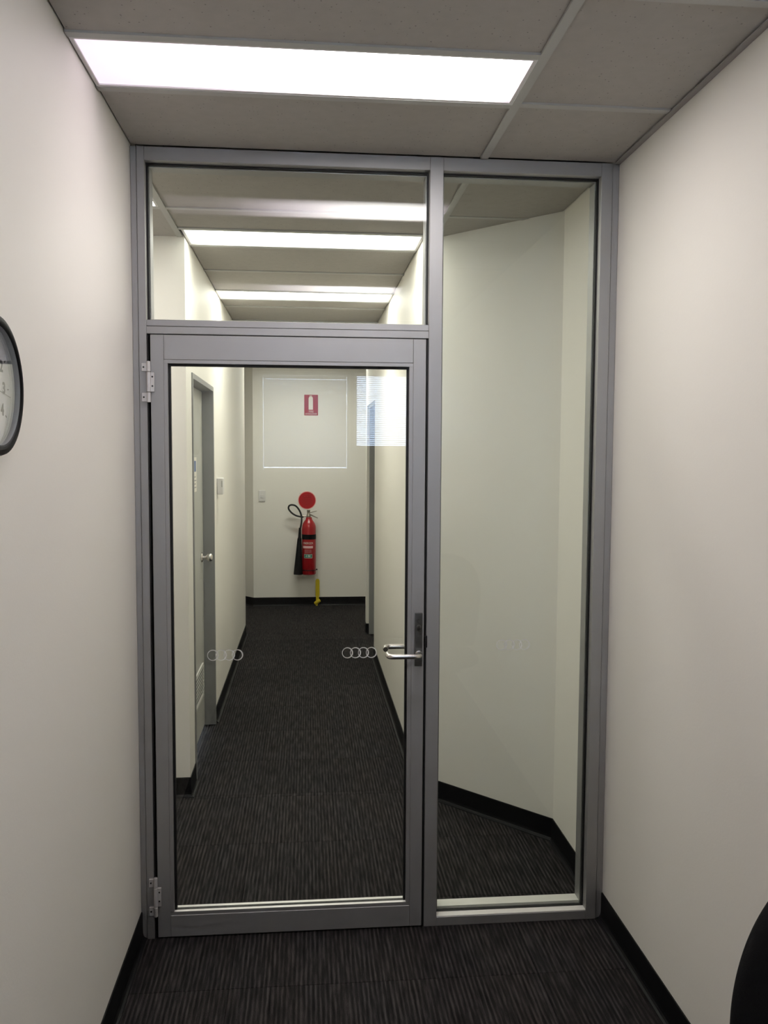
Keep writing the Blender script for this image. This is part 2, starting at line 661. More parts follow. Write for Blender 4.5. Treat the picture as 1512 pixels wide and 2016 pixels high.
struct(boxes('wall_corridor_right', [(XR, XR + 0.12, D1[1], 4.03, 0, TOP), (XR, XR + 0.12, 4.03, 4.95, 2.14, TOP), (XR, XR + 0.12, 4.95, 5.07, 0, TOP)], 'wall_paint'),
       'right wall of the corridor with the grey-framed doorway far along', 'wall')
DY0, DY1, DZ = 1.425, 2.375, 2.10
struct(boxes('wall_corridor_left', [(-0.12, 0.0, YL, DY0, 0, TOP), (-0.12, 0.0, DY0, DY1, DZ, TOP), (-0.12, 0.0, DY1, 4.97, 0, TOP)], 'wall_paint'),
       'left wall of the corridor with the grey louvred door', 'wall')
struct(box('wall_lobby_facing', -1.6, -0.12, YL, YL + 0.12, 0, TOP, 'wall_paint'), 'short wall facing the camera, left of the corridor behind the door', 'wall')
struct(box('wall_lobby_side', -1.72, -1.6, -0.02, YL + 0.12, 0, TOP, 'wall_paint'), 'side wall of the small lobby left behind the glass', 'wall')
struct(box('wall_lobby_front', -1.6, -0.12, -0.02, 0.10, 0, TOP, 'wall_paint'), 'lobby wall backing the office wall', 'wall')
struct(prism('wall_end', [(2.2, YE), (-0.02, YE), (-0.9, YE + 0.97), (-0.9, YE + 1.15), (0.02, YE + 0.12), (2.2, YE + 0.12)], 0, TOP, 'wall_paint'),
       'far end wall of the corridor carrying the fire extinguisher', 'wall')
struct(box('wall_end_left', -1.02, -0.9, 4.85, YE + 1.15, 0, TOP, 'wall_paint'), 'outer wall of the far left passage', 'wall')
struct(box('wall_passage', -0.9, -0.12, 4.85, 4.97, 0, TOP, 'wall_paint'), 'return wall of the far left passage', 'wall')
struct(box('wall_end_right', 2.2, 2.32, 3.8, YE + 0.12, 0, TOP, 'wall_paint'), 'outer wall of the far right recess', 'wall')
struct(box('wall_recess', 1.25, 2.2, 3.8, 3.92, 0, TOP, 'wall_paint'), 'near wall of the far right recess', 'wall')

# ------------------------------------------------------------------ skirting


def sweep(name, path, side, label, ends=(None, None)):
    """coved vinyl skirting along a 2-D wall line; side=+1: room lies to the left of the walking direction"""
    prof = [(0.0, 0.0), (0.020, 0.0), (0.019, 0.003), (0.012, 0.006), (0.0075, 0.012), (0.0055, 0.022), (0.005, 0.04), (0.005, 0.093), (0.004, 0.0965), (0.0, 0.097)]
    P = [Vector((p[0], p[1])) for p in path]
    n = len(P)
    bm = bmesh.new()
    rings = []
    for i in range(n):
        ds = []
        if i > 0:
            ds.append((P[i] - P[i - 1]).normalized())
        if i < n - 1:
            ds.append((P[i + 1] - P[i]).normalized())
        nn = [Vector((-d.y, d.x)) * side for d in ds]
        if len(nn) == 2:
            b = (nn[0] + nn[1]).normalized()
            off = b / max(0.3, b.dot(nn[0]))
        else:
            off = nn[0]
        rings.append([bm.verts.new((P[i].x + off.x * d, P[i].y + off.y * d, z)) for d, z in prof])
    m = len(prof)
    for A, B in zip(rings[:-1], rings[1:]):
        for k in range(m):
            j = (k + 1) % m
            bm.faces.new((A[k], A[j], B[j], B[k]))
    bm.faces.new(rings[0])
    bm.faces.new(rings[-1])
    return struct(from_bm(name, bm, 'black_vinyl'), label, 'skirting')


sweep('baseboard_left', [(0, YB), (0, 0.0035)], -1, 'black coved vinyl skirting under the clock wall')
sweep('baseboard_right', [(W, YB), (W, 0.0035)], 1, 'black coved vinyl skirting along the wall by the black chair')
sweep('baseboard_diagonal', [(W, 0.102), D0, D1, (XR, 4.02)], 1, 'black coved skirting bending round the slanted wall and right corridor wall')
sweep('baseboard_corridor_left', [(0, DY1 + 0.002), (0, 4.97), (-0.9, 4.97)], -1, 'black skirting along the left corridor wall past the louvred door')
sweep('baseboard_lobby', [(-1.6, YL), (0, YL), (0, DY0 - 0.002)], -1, 'black skirting on the short facing wall left of the corridor')
sweep('baseboard_end', [(-0.88, YE + 0.948), (-0.02, YE), (2.2, YE)], -1, 'black skirting along the far end wall below the extinguisher')
sweep('baseboard_nib', [(XR + 0.027, 4.95), (XR, 4.95), (XR, 5.07)], 1, 'short black skirting on the wall nib by the far doorway')

# ------------------------------------------------------------------ floor: carpet tiles
floor = struct(box('floor', -1.75, 2.35, YB - 0.15, 7.7, -0.12, -0.006, 'carpet'), 'charcoal ribbed carpet tiles', 'floor')
_tile_mesh = {}


def carpet_tile(x0, x1, y0, y1):
    w, d = x1 - x0, y1 - y0
    if w < 0.01 or d < 0.01:
        return
    key = (round(w, 3), round(d, 3))
    if key not in _tile_mesh:
        bm = bmesh.new()
        g = 0.0006
        add_box(bm, -w / 2 + g, w / 2 - g, -d / 2 + g, d / 2 - g, -0.006, 0.0)
        top = [e for e in bm.edges if all(v.co.z > -0.001 for v in e.verts)]
        bmesh.ops.bevel(bm, geom=top, offset=0.0012, segments=1, affect='EDGES')
        me = bpy.data.meshes.new('carpet_tile')
        bm.to_mesh(me)
        bm.free()
        me.materials.append(MAT['carpet'])
        _tile_mesh[key] = me
    o = bpy.data.objects.new('carpet_tile', _tile_mesh[key])
    link(o, floor)
    o.location = Vector(((x0 + x1) / 2, (y0 + y1) / 2, 0)) - wloc(floor)


def carpet_region(X0, X1, Y0, Y1, ox=0.33, oy=0.2):
    x = X0
    while x < X1 - 1e-4:
        nx = min(X1, ox + 0.5 * (math.floor((x - ox) / 0.5 + 1e-6) + 1))
        y = Y0
        while y < Y1 - 1e-4:
            ny = min(Y1, oy + 0.5 * (math.floor((y - oy) / 0.5 + 1e-6) + 1))
            carpet_tile(x, nx, y, ny)
            y = ny
        x = nx


carpet_region(0, W, YB, 0.10)
carpet_region(-1.6, W, 0.10, YL)
carpet_region(0, XR, YL, 4.97)
carpet_region(-0.9, 2.2, 4.97, YE)
carpet_region(-0.9, -0.02, YE, YE + 0.95)

# ------------------------------------------------------------------ ceilings: lay-in tiles on an exposed grid
TEE = 0.026


def ceil_tile(par, x0, x1, y0, y1, z):
    box('ceiling_tile', x0, x1, y0, y1, z + 0.0035, z + 0.0195, 'ceiling_tile', par)


def tee(par, x0, x1, y0, y1, z):
    box('tee_bar', x0, x1, y0, y1, z - 0.0025, z + 0.012, 'tee_white', par)


def ceil_light(x0, x1, y0, y1, z, mat, label, grp):
    r = empty('ceiling_light', ((x0 + x1) / 2, (y0 + y1) / 2, z))
    tag(r, label, 'ceiling light', grp)
    f = 0.010
    boxes('housing', [(x0, x1, y0, y1, z + 0.022, z + 0.09)], 'light_frame', r)
    boxes('frame', [(x0, x1, y0, y0 + f, z - 0.001, z + 0.022), (x0, x1, y1 - f, y1, z - 0.001, z + 0.022),
                    (x0, x0 + f, y0 + f, y1 - f, z - 0.001, z + 0.022), (x1 - f, x1, y0 + f, y1 - f, z - 0.001, z + 0.022)], 'light_frame', r)
    box('diffuser', x0 + f, x1 - f, y0 + f, y1 - f, z + 0.003, z + 0.008, mat, r)


ceiling = struct(box('ceiling', -0.12, W + 0.12, YB - 0.12, 0.05, TOP, TOP + 0.1, 'plenum'), 'suspended office ceiling of speckled grey-white tiles', 'ceiling')
GAP = 0.005
MX = 1.178                                  # main tee beside the lights
h = TEE / 2
yn = [YB, -4.10, -3.50, -2.92, -2.42, -2.13, -1.90, -1.325, -0.735, -0.432, 0.0]
LIT = {-2.42, -0.735}
tee(ceiling, MX - h, MX + h, YB, -0.001, H)
for a, b in zip(yn[:-1], yn[1:]):
    ya, yb = a + (h if a > YB else GAP), b - (h if b < 0 else 0.0)
    if a in LIT:
        continue
    ceil_tile(ceiling, GAP, MX - h, ya, yb, H)
for y in yn[1:-1]:
    tee(ceiling, 0.002, MX - h, y - h, y + h, H)
yr = [YB, -4.0, -3.41, -2.81, -2.21, -1.62, -1.03, -0.442, 0.0]
for a, b in zip(yr[:-1], yr[1:]):
    ceil_tile(ceiling, MX + h, W - GAP, a + (h if a > YB else GAP), b - (h if b < 0 else 0.0), H)
for y in yr[1:-1]:
    tee(ceiling, MX + h, W - 0.022, y - h, y + h, H)
box('perimeter_angle', W - 0.020, W - 0.001, YB, -0.001, H - 0.004, H - 0.0005, 'angle_grey', ceiling)

ceil_light(0.004, MX - h, -0.735 + h, -0.432 - h, H, 'diffuser_office', 'bright fluorescent ceiling light in front of the glass door', 'office ceiling lights')
ceil_light(0.004, MX - h, -2.42 + h, -2.13 - h, H, 'diffuser_office_back', 'office ceiling light overhead, seen only mirrored in the glass above the door', 'office ceiling lights')

ceiling2 = struct(box('ceiling', -1.75, 2.35, 0.05, 7.7, TOP, TOP + 0.1, 'plenum'), 'suspended corridor ceiling of tiles behind the glass', 'ceiling')
WLc = ceiling2
ML = -0.022
ync = [0.10, 0.77, 1.09, 1.405, 1.965, 2.545, 2.85, 3.12, 3.73, 4.32, 4.92, 5.20, 5.50, 6.08, YE]
LITC = {1.09, 2.545, 5.20}
tee(ceiling2, ML - h, ML + h, 0.10, YL, HC)
tee(ceiling2, MX - h - 0.004, MX + h - 0.004, 0.10, 1.135, HC)
for a, b in zip(ync[:-1], ync[1:]):
    xl = ML + h if b <= YL else GAP
    xr = (MX - h - 0.004) if b <= 1.15 else XR - GAP
    if a in LITC:
        continue
    ceil_tile(ceiling2, xl, xr, a + (h if a > 0.1 else 0), b - (h if b < YE else 0), HC)
for y in ync[1:-1]:
    tee(ceiling2, ML + h if y <= YL else 0.002, (MX - h - 0.004) if y <= 1.1 else XR - 0.002, y - h, y + h, HC)
# right-hand bay before the slanted wall
box('ceiling_tile', MX + h - 0.004, W - GAP, 0.10, 0.77 - h, HC, HC + 0.016, 'ceiling_tile', ceiling2)
tee(ceiling2, MX + h - 0.004, 1.56, 0.77 - h, 0.77 + h, HC)
box('ceiling_tile', MX + h - 0.004, 1.52, 0.77 + h, 1.20, HC, HC + 0.016, 'ceiling_tile', ceiling2)
# lobby to the left
for (x0, x1) in ((-1.595, ML - h),):
    box('ceiling_tile', x0, x1, 0.10, 0.44 - h, HC, HC + 0.016, 'ceiling_tile', ceiling2)
    box('ceiling_tile', x0, x1, 0.77 + h, YL - 0.003, HC, HC + 0.016, 'ceiling_tile', ceiling2)
    tee(ceiling2, x0, x1, 0.44 - h, 0.44 + h, HC)
    tee(ceiling2, x0, x1, 0.77 - h, 0.77 + h, HC)
    box('ceiling_tile', x0, -1.25, 0.44 + h, 0.77 - h, HC, HC + 0.016, 'ceiling_tile', ceiling2)
# far passages
box('ceiling_tile', -0.9, 0.0, 4.97, YE + 1.0, HC, HC + 0.016, 'ceiling_tile', ceiling2)
box('ceiling_tile', XR + 0.12, 2.2, 3.92, YE, HC, HC + 0.016, 'ceiling_tile', ceiling2)
box('ceiling_tile', XR, XR + 0.12, 5.07, YE, HC, HC + 0.016, 'ceiling_tile', ceiling2)
ceil_light(0.003, XR - 0.003, 1.09 + h, 1.405 - h, HC, 'diffuser_hall', 'nearest lit corridor ceiling light seen through the glass above the door', 'corridor ceiling lights')
ceil_light(0.003, XR - 0.003, 2.545 + h, 2.85 - h, HC, 'diffuser_hall_mid', 'farther lit corridor ceiling light, the lower strip above the door', 'corridor ceiling lights')
ceil_light(0.003, XR - 0.003, 5.20 + h, 5.50 - h, HC, 'diffuser_hall_far', 'corridor ceiling light hidden near the far end wall', 'corridor ceiling lights')
ceil_light(-1.25, ML - h - 0.002, 0.44 + h, 0.77 - h, HC, 'diffuser_lobby', 'lobby ceiling light showing as a bright corner at far left above the door', 'corridor ceiling lights')

# ------------------------------------------------------------------ glazed partition: frame, transom light, sidelight
P = empty('window_1', (W / 2, 0.05, 0))
struct(P, 'grey aluminium partition frame with glass above the door and a tall side pane', 'window')
FD = 0.10                       # frame depth
GY0 = 0.040
BV = 0.0012
XM0, XM1 = 0.994, 1.040         # mullion
XJ0, XJ1 = 0.046, 1.591         # inner faces of the jambs
ZH = 2.655                      # underside of the head
ZT0, ZT1 = 2.092, 2.138         # transom
ZS = 0.036                      # sill top of the sidelight
box('side_channel', 0.0005, 0.0205, 0.004, FD - 0.004, 0.001, H - 0.0005, 'aluminium', P, BV)
box('jamb', 0.0212, XJ0, 0.0, FD, 0.0, H - 0.0005, 'aluminium', P, BV)
box('jamb', XJ1, 1.6295, 0.0, FD, 0.0, H - 0.0005, 'aluminium', P, BV)
box('side_channel', 1.6302, W - 0.0005, 0.004, FD - 0.004, 0.001, H - 0.0005, 'aluminium', P, BV)
box('head', XJ0, XM0, 0.001, FD, ZH, H - 0.0005, 'aluminium', P, BV)
box('head', XM1, XJ1, 0.001, FD, ZH, H - 0.0005, 'aluminium', P, BV)
box('mullion', XM0, XM1, 0.0, FD, 0.0, H - 0.0005, 'aluminium', P, BV)
box('transom', XJ0, XM0, 0.0005, FD, ZT0, 2.1165, 'aluminium', P, BV)
box('glazing_bead', XJ0, XM0, 0.0015, FD, 2.1175, ZT1, 'aluminium', P, BV)
box('sill', XM1, XJ1, 0.0, FD, 0.0, ZS - 0.003, 'aluminium', P, BV)
box('glazing_bead', XM1, XJ1, 0.001, GY0 - 0.009, ZS - 0.003, ZS, 'bead_lit_top', P)  # thin cap, its pale colour paints the light on the sill top


def gasket(par, x0, x1, z0, z1, y0, y1, w, wb=None, name='gasket'):
    wb = w if wb is None else wb
    return boxes(name, [(x0, x0 + w, y0, y1, z0, z1), (x1 - w, x1, y0, y1, z0, z1), (x0 + w, x1 - w, y0, y1, z1 - w, z1), (x0 + w, x1 - w, y0, y1, z0, z0 + wb)], 'black_rubber', par)


GY = 0.040
for (x0, x1, z0, z1, gm) in ((XJ0, XM0, ZT1, ZH, 'door_glass'), (XM1, XJ1, ZS, ZH, 'sidelight_glass')):
    gasket(P, x0, x1, z0, z1, GY - 0.009, GY + 0.004, 0.0055, 0.0015)
    box('glass_pane', x0 + 0.003, x1 - 0.003, GY - 0.004, GY + 0.003, z0 + 0.0008, z1 - 0.003, gm, P)
    # back beads behind the pane
    bb = 0.009
    boxes('back_bead', [(x0, x0 + bb, GY + 0.0045, FD - 0.002, z0, z1), (x1 - bb, x1, GY + 0.0045, FD - 0.002, z0, z1),
                        (x0 + bb, x1 - bb, GY + 0.0045, FD - 0.002, z1 - bb, z1)], 'aluminium', P)
    box('back_bead', x0 + bb, x1 - bb, GY + 0.012, FD - 0.002, z0 - 0.001, z0 + bb, 'bead_lit_top', P)  # bottom bead, light from above painted in by the pale colour
# black door seals and stop inside the opening
boxes('door_seal', [(XJ0, 0.066, 0.046, 0.060, 0.0, ZT0), (0.980, XM0, 0.046, 0.060, 0.0, ZT0), (0.066, 0.980, 0.046, 0.060, 2.080, ZT0),
                    (XJ0, 0.0515, 0.006, 0.046, 0.0, ZT0), (0.9885, XM0, 0.006, 0.046, 0.0, ZT0)], 'black_rubber', P)
box('strike_plate', 0.9885, 0.9975, -0.0025, 0.004, 1.018, 1.060, 'black_plastic', P, 0.001)


def rings(par, cx, cz, y, r=0.0195, pitch=0.0280):
    bm = bmesh.new()
    n = 40
    for i in range(4):
        ox = cx + (i - 1.5) * pitch
        yy = y - 0.0002 * (i % 2)
        o_, i_, o2, i2 = [], [], [], []
        for k in range(n):
            a = 2 * PI * k / n
            px, pz = ox + r * math.cos(a), cz + r * math.sin(a)
            qx, qz = ox - 0.0011 + (r - 0.0034) * math.cos(a), cz + (r - 0.0030) * math.sin(a)
            o_.append(bm.verts.new((px, yy, pz)))
            i_.append(bm.verts.new((qx, yy, qz)))
        for k in range(n):
            j = (k + 1) % n
            bm.faces.new((o_[k], o_[j], i_[j], i_[k]))
    return tag(from_bm('ring_emblem', bm, 'frosted_film', par), 'frosted emblem of four interlocking rings')


rings(P, 1.3145, 1.0150, GY - 0.0046)

# ------------------------------------------------------------------ glass door
D = empty('door_1', (0.52, 0.02, 0))
struct(D, 'aluminium framed glass door with lever handle and two ring emblems', 'door')
LX0, LX1 = 0.0585, 0.9850
LY0, LY1 = -0.004, 0.040
LZ0, LZ1 = 0.007, 2.0885
SX0, SX1 = 0.102, 0.941         # inner edges of the stiles
RZ0, RZ1 = 0.084, 2.007         # inner edges of the rails
GX0, GX1, GZ0, GZ1 = 0.1145, 0.9275, 0.097, 1.9945
box('stile', LX0, SX0, LY0, LY1, LZ0, LZ1, 'aluminium', D, BV)
box('stile', SX1, LX1, LY0, LY1, LZ0, LZ1, 'aluminium', D, BV)
box('top_rail', SX0 + 0.0004, SX1 - 0.0004, LY0, LY1, RZ1, LZ1, 'aluminium', D, BV)
box('bottom_rail', SX0 + 0.0004, SX1 - 0.0004, LY0, LY1, LZ0, RZ0, 'aluminium', D, BV)
for (yy0, yy1) in ((LY0 + 0.0015, 0.0095), (0.0255, LY1 - 0.0015)):
    box('glazing_bead', SX0, GX0, yy0, yy1, GZ0, GZ1, 'aluminium', D, 0.0006)
    box('glazing_bead', GX1, SX1, yy0, yy1, GZ0, GZ1, 'aluminium', D, 0.0006)
    box('glazing_bead', SX0, SX1, yy0, yy1, GZ1, RZ1, 'aluminium', D, 0.0006)
    box('glazing_bead', SX0, SX1, yy0, yy1, RZ0, GZ0 - 0.0015, 'aluminium', D)
    box('glazing_bead', SX0 + 0.012, SX1 - 0.012, yy0, yy1, GZ0 - 0.0015, GZ0, 'bead_lit_top', D)  # thin pale cap painting the lit top of the bottom bead
gasket(D, GX0 - 0.006, GX1 + 0.006, GZ0 - 0.006, GZ1 + 0.006, 0.0100, 0.0250, 0.0135, 0.0055)
box('glass_pane', GX0 + 0.001, GX1 - 0.001, 0.0140, 0.0210, GZ0 - 0.0003, GZ1 - 0.001, 'door_glass', D)
rings(D, 0.2955, 0.9995, 0.0134)
rings(D, 0.7605, 1.0005, 0.0134)


def hinge(z0, z1):
    kx, ky, kr = 0.0535, -0.0105, 0.0068
    L = z1 - z0
    a, b = z0 + 0.25 * L, z0 + 0.74 * L
    bm = bmesh.new()
    for (s, e) in ((z0, a - 0.001), (a, b), (b + 0.001, z1)):
        add_lathe(bm, [(0, s), (kr * 0.8, s), (kr, s + 0.0015), (kr, e - 0.0015), (kr * 0.8, e), (0, e)], (kx, ky, 0), (0, 0, 1), 20)
    hg = from_bm('hinge', bm, 'hinge_grey', D, True)
    sharp(hg)
    for (s, e, x0, x1) in ((z0 + 0.002, a - 0.002, 0.0300, kx - 0.003), (b + 0.002, z1 - 0.006, 0.0300, kx - 0.003), (a + 0.001, b - 0.001, kx + 0.003, 0.0715)):
        box('hinge_leaf', x0, x1, -0.0085 if x0 < kx else -0.0115, 0.0 if x0 < kx else -0.004, s, e, 'hinge_grey', hg, 0.001)
    for (x, z, y) in ((0.0365, (z0 + a) / 2, -0.0085), (0.0365, (b + z1) / 2 - 0.002, -0.0085), (0.0655, a + 0.3 * (b - a), -0.0115), (0.0655, a + 0.76 * (b - a), -0.0115)):
        lathe('screw', [(0, 0.0), (0.0031, 0.0), (0.0028, 0.0009), (0.0016, 0.0009), (0.0012, 0.0002), (0, 0.0002)], (x, y, z), (0, -1, 0), 'screw_dark', hg, 12)


hinge(1.864, 2.000)
hinge(0.086, 0.226)

# lever handles
pl = box('handle_plate', 0.9525, 0.9790, LY0 - 0.009, LY0, 0.955, 1.143, 'dark_steel', D, 0.0015, 2)
lathe('lock_cylinder', [(0, 0.0), (0.0085, 0.0), (0.0085, 0.003), (0.007, 0.004), (0, 0.004)], (0.9660, LY0 - 0.009, 1.0935), (0, -1, 0), 'dark_steel', pl, 24)
box('keyhole', 0.9652, 0.9668, LY0 - 0.0138, LY0 - 0.0128, 1.0895, 1.0985, 'stainless', pl)
lathe('indicator', [(0, 0.0), (0.0055, 0.0), (0.005, 0.0015), (0, 0.0015)], (0.9655, LY0 - 0.009, 1.116), (0, -1, 0), 'dark_steel', pl, 16)
LZ = 1.0010
for s, y0 in ((-1, LY0 - 0.009), (1, LY1 + 0.009)):
    lathe('lever_rose', [(0, 0.0), (0.0125, 0.0), (0.0125, 0.006), (0.011, 0.0085), (0, 0.0085)], (0.9665, y0, LZ), (0, s, 0), 'stainless', D, 24)
    path = round_path([(0.9665, y0, LZ), (0.9665, y0 + s * 0.046, LZ), (0.8560, y0 + s * 0.046, LZ), (0.8560, y0 + s * 0.004, LZ)], 0.024, 8)
    tag(tube('lever', path, 0.0088, 'stainless', D, 16), 'brushed steel return lever')
box('handle_plate', 0.9525, 0.9790, LY1, LY1 + 0.009, 0.955, 1.143, 'dark_steel', D, 0.0015, 2)

# ------------------------------------------------------------------ corridor door on the left
D2 = empty('door_2', (-0.06, 1.9, 0))
struct(D2, 'grey louvred door with round knob, in the left corridor wall', 'door')
FW = 0.028
boxes('door_frame', [(-0.12, 0.006, DY0 + 0.001, DY0 + FW, 0.0, DZ - 0.001), (-0.12, 0.006, DY1 - FW, DY1 - 0.001, 0.0, DZ - 0.001), (-0.12, 0.006, DY0 + FW, DY1 - FW, DZ - FW, DZ - 0.001)], 'steel_frame_paint', D2)
boxes('door_stop', [(-0.120, -0.102, DY1 - FW - 0.012, DY1 - FW, 0, DZ - FW), (-0.120, -0.102, DY0 + FW, DY0 + FW + 0.012, 0, DZ - FW)], 'steel_frame_paint', D2)
leaf = box('leaf', -0.100, -0.062, DY0 + FW + 0.004, DY1 - FW - 0.005, 0.008, DZ - FW - 0.004, 'door_paint', D2, 0.001)
box('leaf_seal', -0.098, -0.080, DY1 - FW - 0.0045, DY1 - FW - 0.0005, 0.0, DZ - FW, 'black_rubber', D2)
lv = boxes('louvre_frame', [(-0.062, -0.054, 1.56, 2.25, 0.405, 0.420), (-0.062, -0.054, 1.56, 2.25, 0.215, 0.230), (-0.062, -0.054, 1.56, 1.575, 0.230, 0.405), (-0.062, -0.054, 2.235, 2.25, 0.230, 0.405)], 'louvre_paint', D2)
for k in range(8):
    z = 0.236 + k * 0.0215
    bm = bmesh.new()
    add_box(bm, -0.0615, -0.0595, 1.576, 2.234, -0.011, 0.011)
    bmesh.ops.rotate(bm, verts=bm.verts, cent=(-0.0605, 0, 0), matrix=Matrix.Rotation(0.40, 3, 'Y'))
    bmesh.ops.translate(bm, verts=bm.verts, vec=(0.0042, 0, z + 0.009))
    from_bm('louvre_slat', bm, 'louvre_paint', lv)
lathe('knob_rose', [(0, 0.0), (0.030, 0.0), (0.030, 0.004), (0.024, 0.010), (0, 0.010)], (-0.062, 2.245, 1.066), (1, 0, 0), 'stainless', D2, 28)
lathe('knob', [(0, 0.008), (0.011, 0.008), (0.010, 0.026), (0.015, 0.032), (0.0235, 0.040), (0.0255, 0.050), (0.023, 0.060), (0.014, 0.067), (0, 0.069)], (-0.062, 2.245, 1.066), (1, 0, 0), 'stainless', D2, 28)

# notice on that door
nt_ = empty('notice', (-0.060, 1.99, 1.47))
tag(nt_, 'white paper notice with blue print on the grey louvred door', 'notice')
box('sheet', -0.0618, -0.0606, 1.935, 2.055, 1.475, 1.672, 'white_ink', nt_)
box('print_panel', -0.0606, -0.0602, 1.942, 2.032, 1.590, 1.652, 'blue_ink', nt_)
for k in range(4):
    box('text_line', -0.0606, -0.0602, 1.945, 2.035 - 0.02 * (k % 2), 1.497 + 0.020 * k, 1.503 + 0.020 * k, 'grey_plastic', nt_)

# ------------------------------------------------------------------ doorway far right
D3 = empty('door_3', (XR + 0.06, 4.5, 0))
struct(D3, 'grey steel door frame of the far doorway in the right corridor wall', 'door')
box('jamb', XR + 0.024, XR + 0.121, 4.925, 4.950, 0, 2.139, 'steel_frame_paint', D3, 0.001)
box('jamb', XR + 0.004, XR + 0.121, 4.0305, 4.055, 0, 2.139, 'steel_frame_paint', D3, 0.001)
box('frame_head', XR + 0.010, XR + 0.121, 4.056, 4.924, 2.112, 2.139, 'steel_frame_paint', D3, 0.001)

# ------------------------------------------------------------------ small things on the corridor walls
sb = empty('wall_sensor', (0, 2.58, 1.43))
tag(sb, 'small white plastic sensor box on the left corridor wall beside the door', 'sensor')
box('case', 0.0, 0.040, 2.560, 2.640, 1.432, 1.538, 'white_plastic', sb, 0.006, 2)
box('grille', 0.028, 0.036, 2.5590, 2.5605, 1.480, 1.520, 'tee_white', sb)
sw = empty('light_switch', (0.078, YE, 1.16))
tag(sw, 'white plastic light switch on the far end wall', 'switch')
box('plate', 0.040, 0.114, YE - 0.011, YE, 1.168, 1.290, 'white_plastic', sw, 0.003, 2)
box('rocker', 0.062, 0.092, YE - 0.016, YE - 0.010, 1.205, 1.245, 'white_plastic', sw, 0.002)
box('surround', 0.058, 0.096, YE - 0.0125, YE - 0.0105, 1.200, 1.250, 'light_frame', sw)

# rectangular sign
rs = empty('fire_sign', (0.618, YE, 2.118))
tag(rs, 'red rectangular sign with white extinguisher picture high on the end wall', 'sign')
box('panel', 0.543, 0.693, YE - 0.003, YE - 0.0005, 2.118, 2.344, 'red_sign', rs, 0.0008)
ys = YE - 0.0036
bm = bmesh.new()
cx_ = 0.614
prof = [(-0.024, 2.180), (-0.024, 2.305), (-0.019, 2.318), (-0.010, 2.325), (0.010, 2.325), (0.019, 2.318), (0.024, 2.305), (0.024, 2.180)]
vv = [bm.verts.new((cx_ + x, ys, z)) for x, z in prof]
bm.faces.new(vv)
from_bm('pictogram', bm, 'white_ink', rs)
boxes('pictogram_nozzle', [(cx_ - 0.014, cx_ + 0.014, ys - 0.0001, ys + 0.0004, 2.329, 2.335)], 'white_ink', rs)
text('lettering', 'FIRE', 0.030, (0.618, ys, 2.159), FACE_CAM, 'white_ink', rs, 0.0002)
text('lettering', 'EXTINGUISHER', 0.0235, (0.618, ys, 2.134), FACE_CAM, 'white_ink', rs, 0.0002, sx=0.80)

# round sign
DX, DZ_, DR = 0.572, 1.181, 0.0925
ds = empty('round_sign', (DX, YE, DZ_ - DR))
tag(ds, 'round red disc sign with small dark lettering above the extinguisher', 'sign')
lathe('rim', [(0, 0.0005), (DR + 0.008, 0.0005), (DR + 0.008, 0.002), (DR - 0.001, 0.0025), (0, 0.0025)], (DX, YE, DZ_), (0, -1, 0), 'pink_edge', ds, 48, False)
lathe('disc', [(0, 0.002), (DR, 0.002), (DR, 0.0034), (0, 0.0034)], (DX, YE, DZ_), (0, -1, 0), 'red_disc', ds, 48, False)
text('lettering', 'CO2', 0.050, (DX, YE - 0.0038, DZ_ + 0.040), FACE_CAM, 'dark_red_ink', ds, 0.0002)
for k, (wd, z) in enumerate(((0.13, 0.008), (0.15, -0.008), (0.14, -0.024), (0.11, -0.040), (0.07, -0.056))):
    text('lettering', ('CARBON DIOXIDE', 'FLAMMABLE LIQUIDS', 'ELECTRICAL FIRES', 'NOT FOR WOOD', 'PAPER')[k], 0.014, (DX, YE - 0.0038, DZ_ + z), FACE_CAM, 'dark_red_ink', ds, 0.0002)
lathe('pin_mark', [(0, 0), (0.003, 0), (0.003, 0.002), (0, 0.002)], (DX - 0.078, YE, DZ_ + 0.078), (0, -1, 0), 'black_plastic', ds, 10)

# ------------------------------------------------------------------ fire extinguisher
EX, EY, EZ, ER = 0.592, YE - 0.100, 0.368, 0.0775
fx = empty('fire_extinguisher', (EX, EY, EZ))
tag(fx, 'red carbon dioxide fire extinguisher with black horn hung on the far end wall', 'fire extinguisher')
cyl = lathe('cylinder', [(0, 0.0), (ER - 0.012, 0.0), (ER - 0.003, 0.004), (ER, 0.012), (ER, 0.515), (ER - 0.003, 0.540), (ER - 0.012, 0.566), (ER - 0.028, 0.590), (0.040, 0.603), (0.034, 0.612), (0.032, 0.632), (0, 0.632)],
            (EX, EY, EZ), (0, 0, 1), 'red_paint', fx, 48)
lathe('black_band', [(ER - 0.002, 0.0), (ER + 0.0008, 0.0), (ER + 0.0008, 0.054), (ER - 0.002, 0.054)], (EX, EY, EZ + 0.392), (0, 0, 1), 'clock_black', cyl, 48)
lathe('valve', [(0, 0.628), (0.021, 0.628), (0.024, 0.640), (0.024, 0.652), (0.017, 0.662), (0.015, 0.690), (0.018, 0.696), (0.018, 0.712), (0, 0.712)], (EX - 0.004, EY, EZ), (0, 0, 1), 'brass_valve', fx, 20)
tube('outlet', [(EX - 0.006, EY, EZ + 0.646), (EX - 0.075, EY - 0.004, EZ + 0.642)], 0.0075, 'brass_valve', fx, 12)


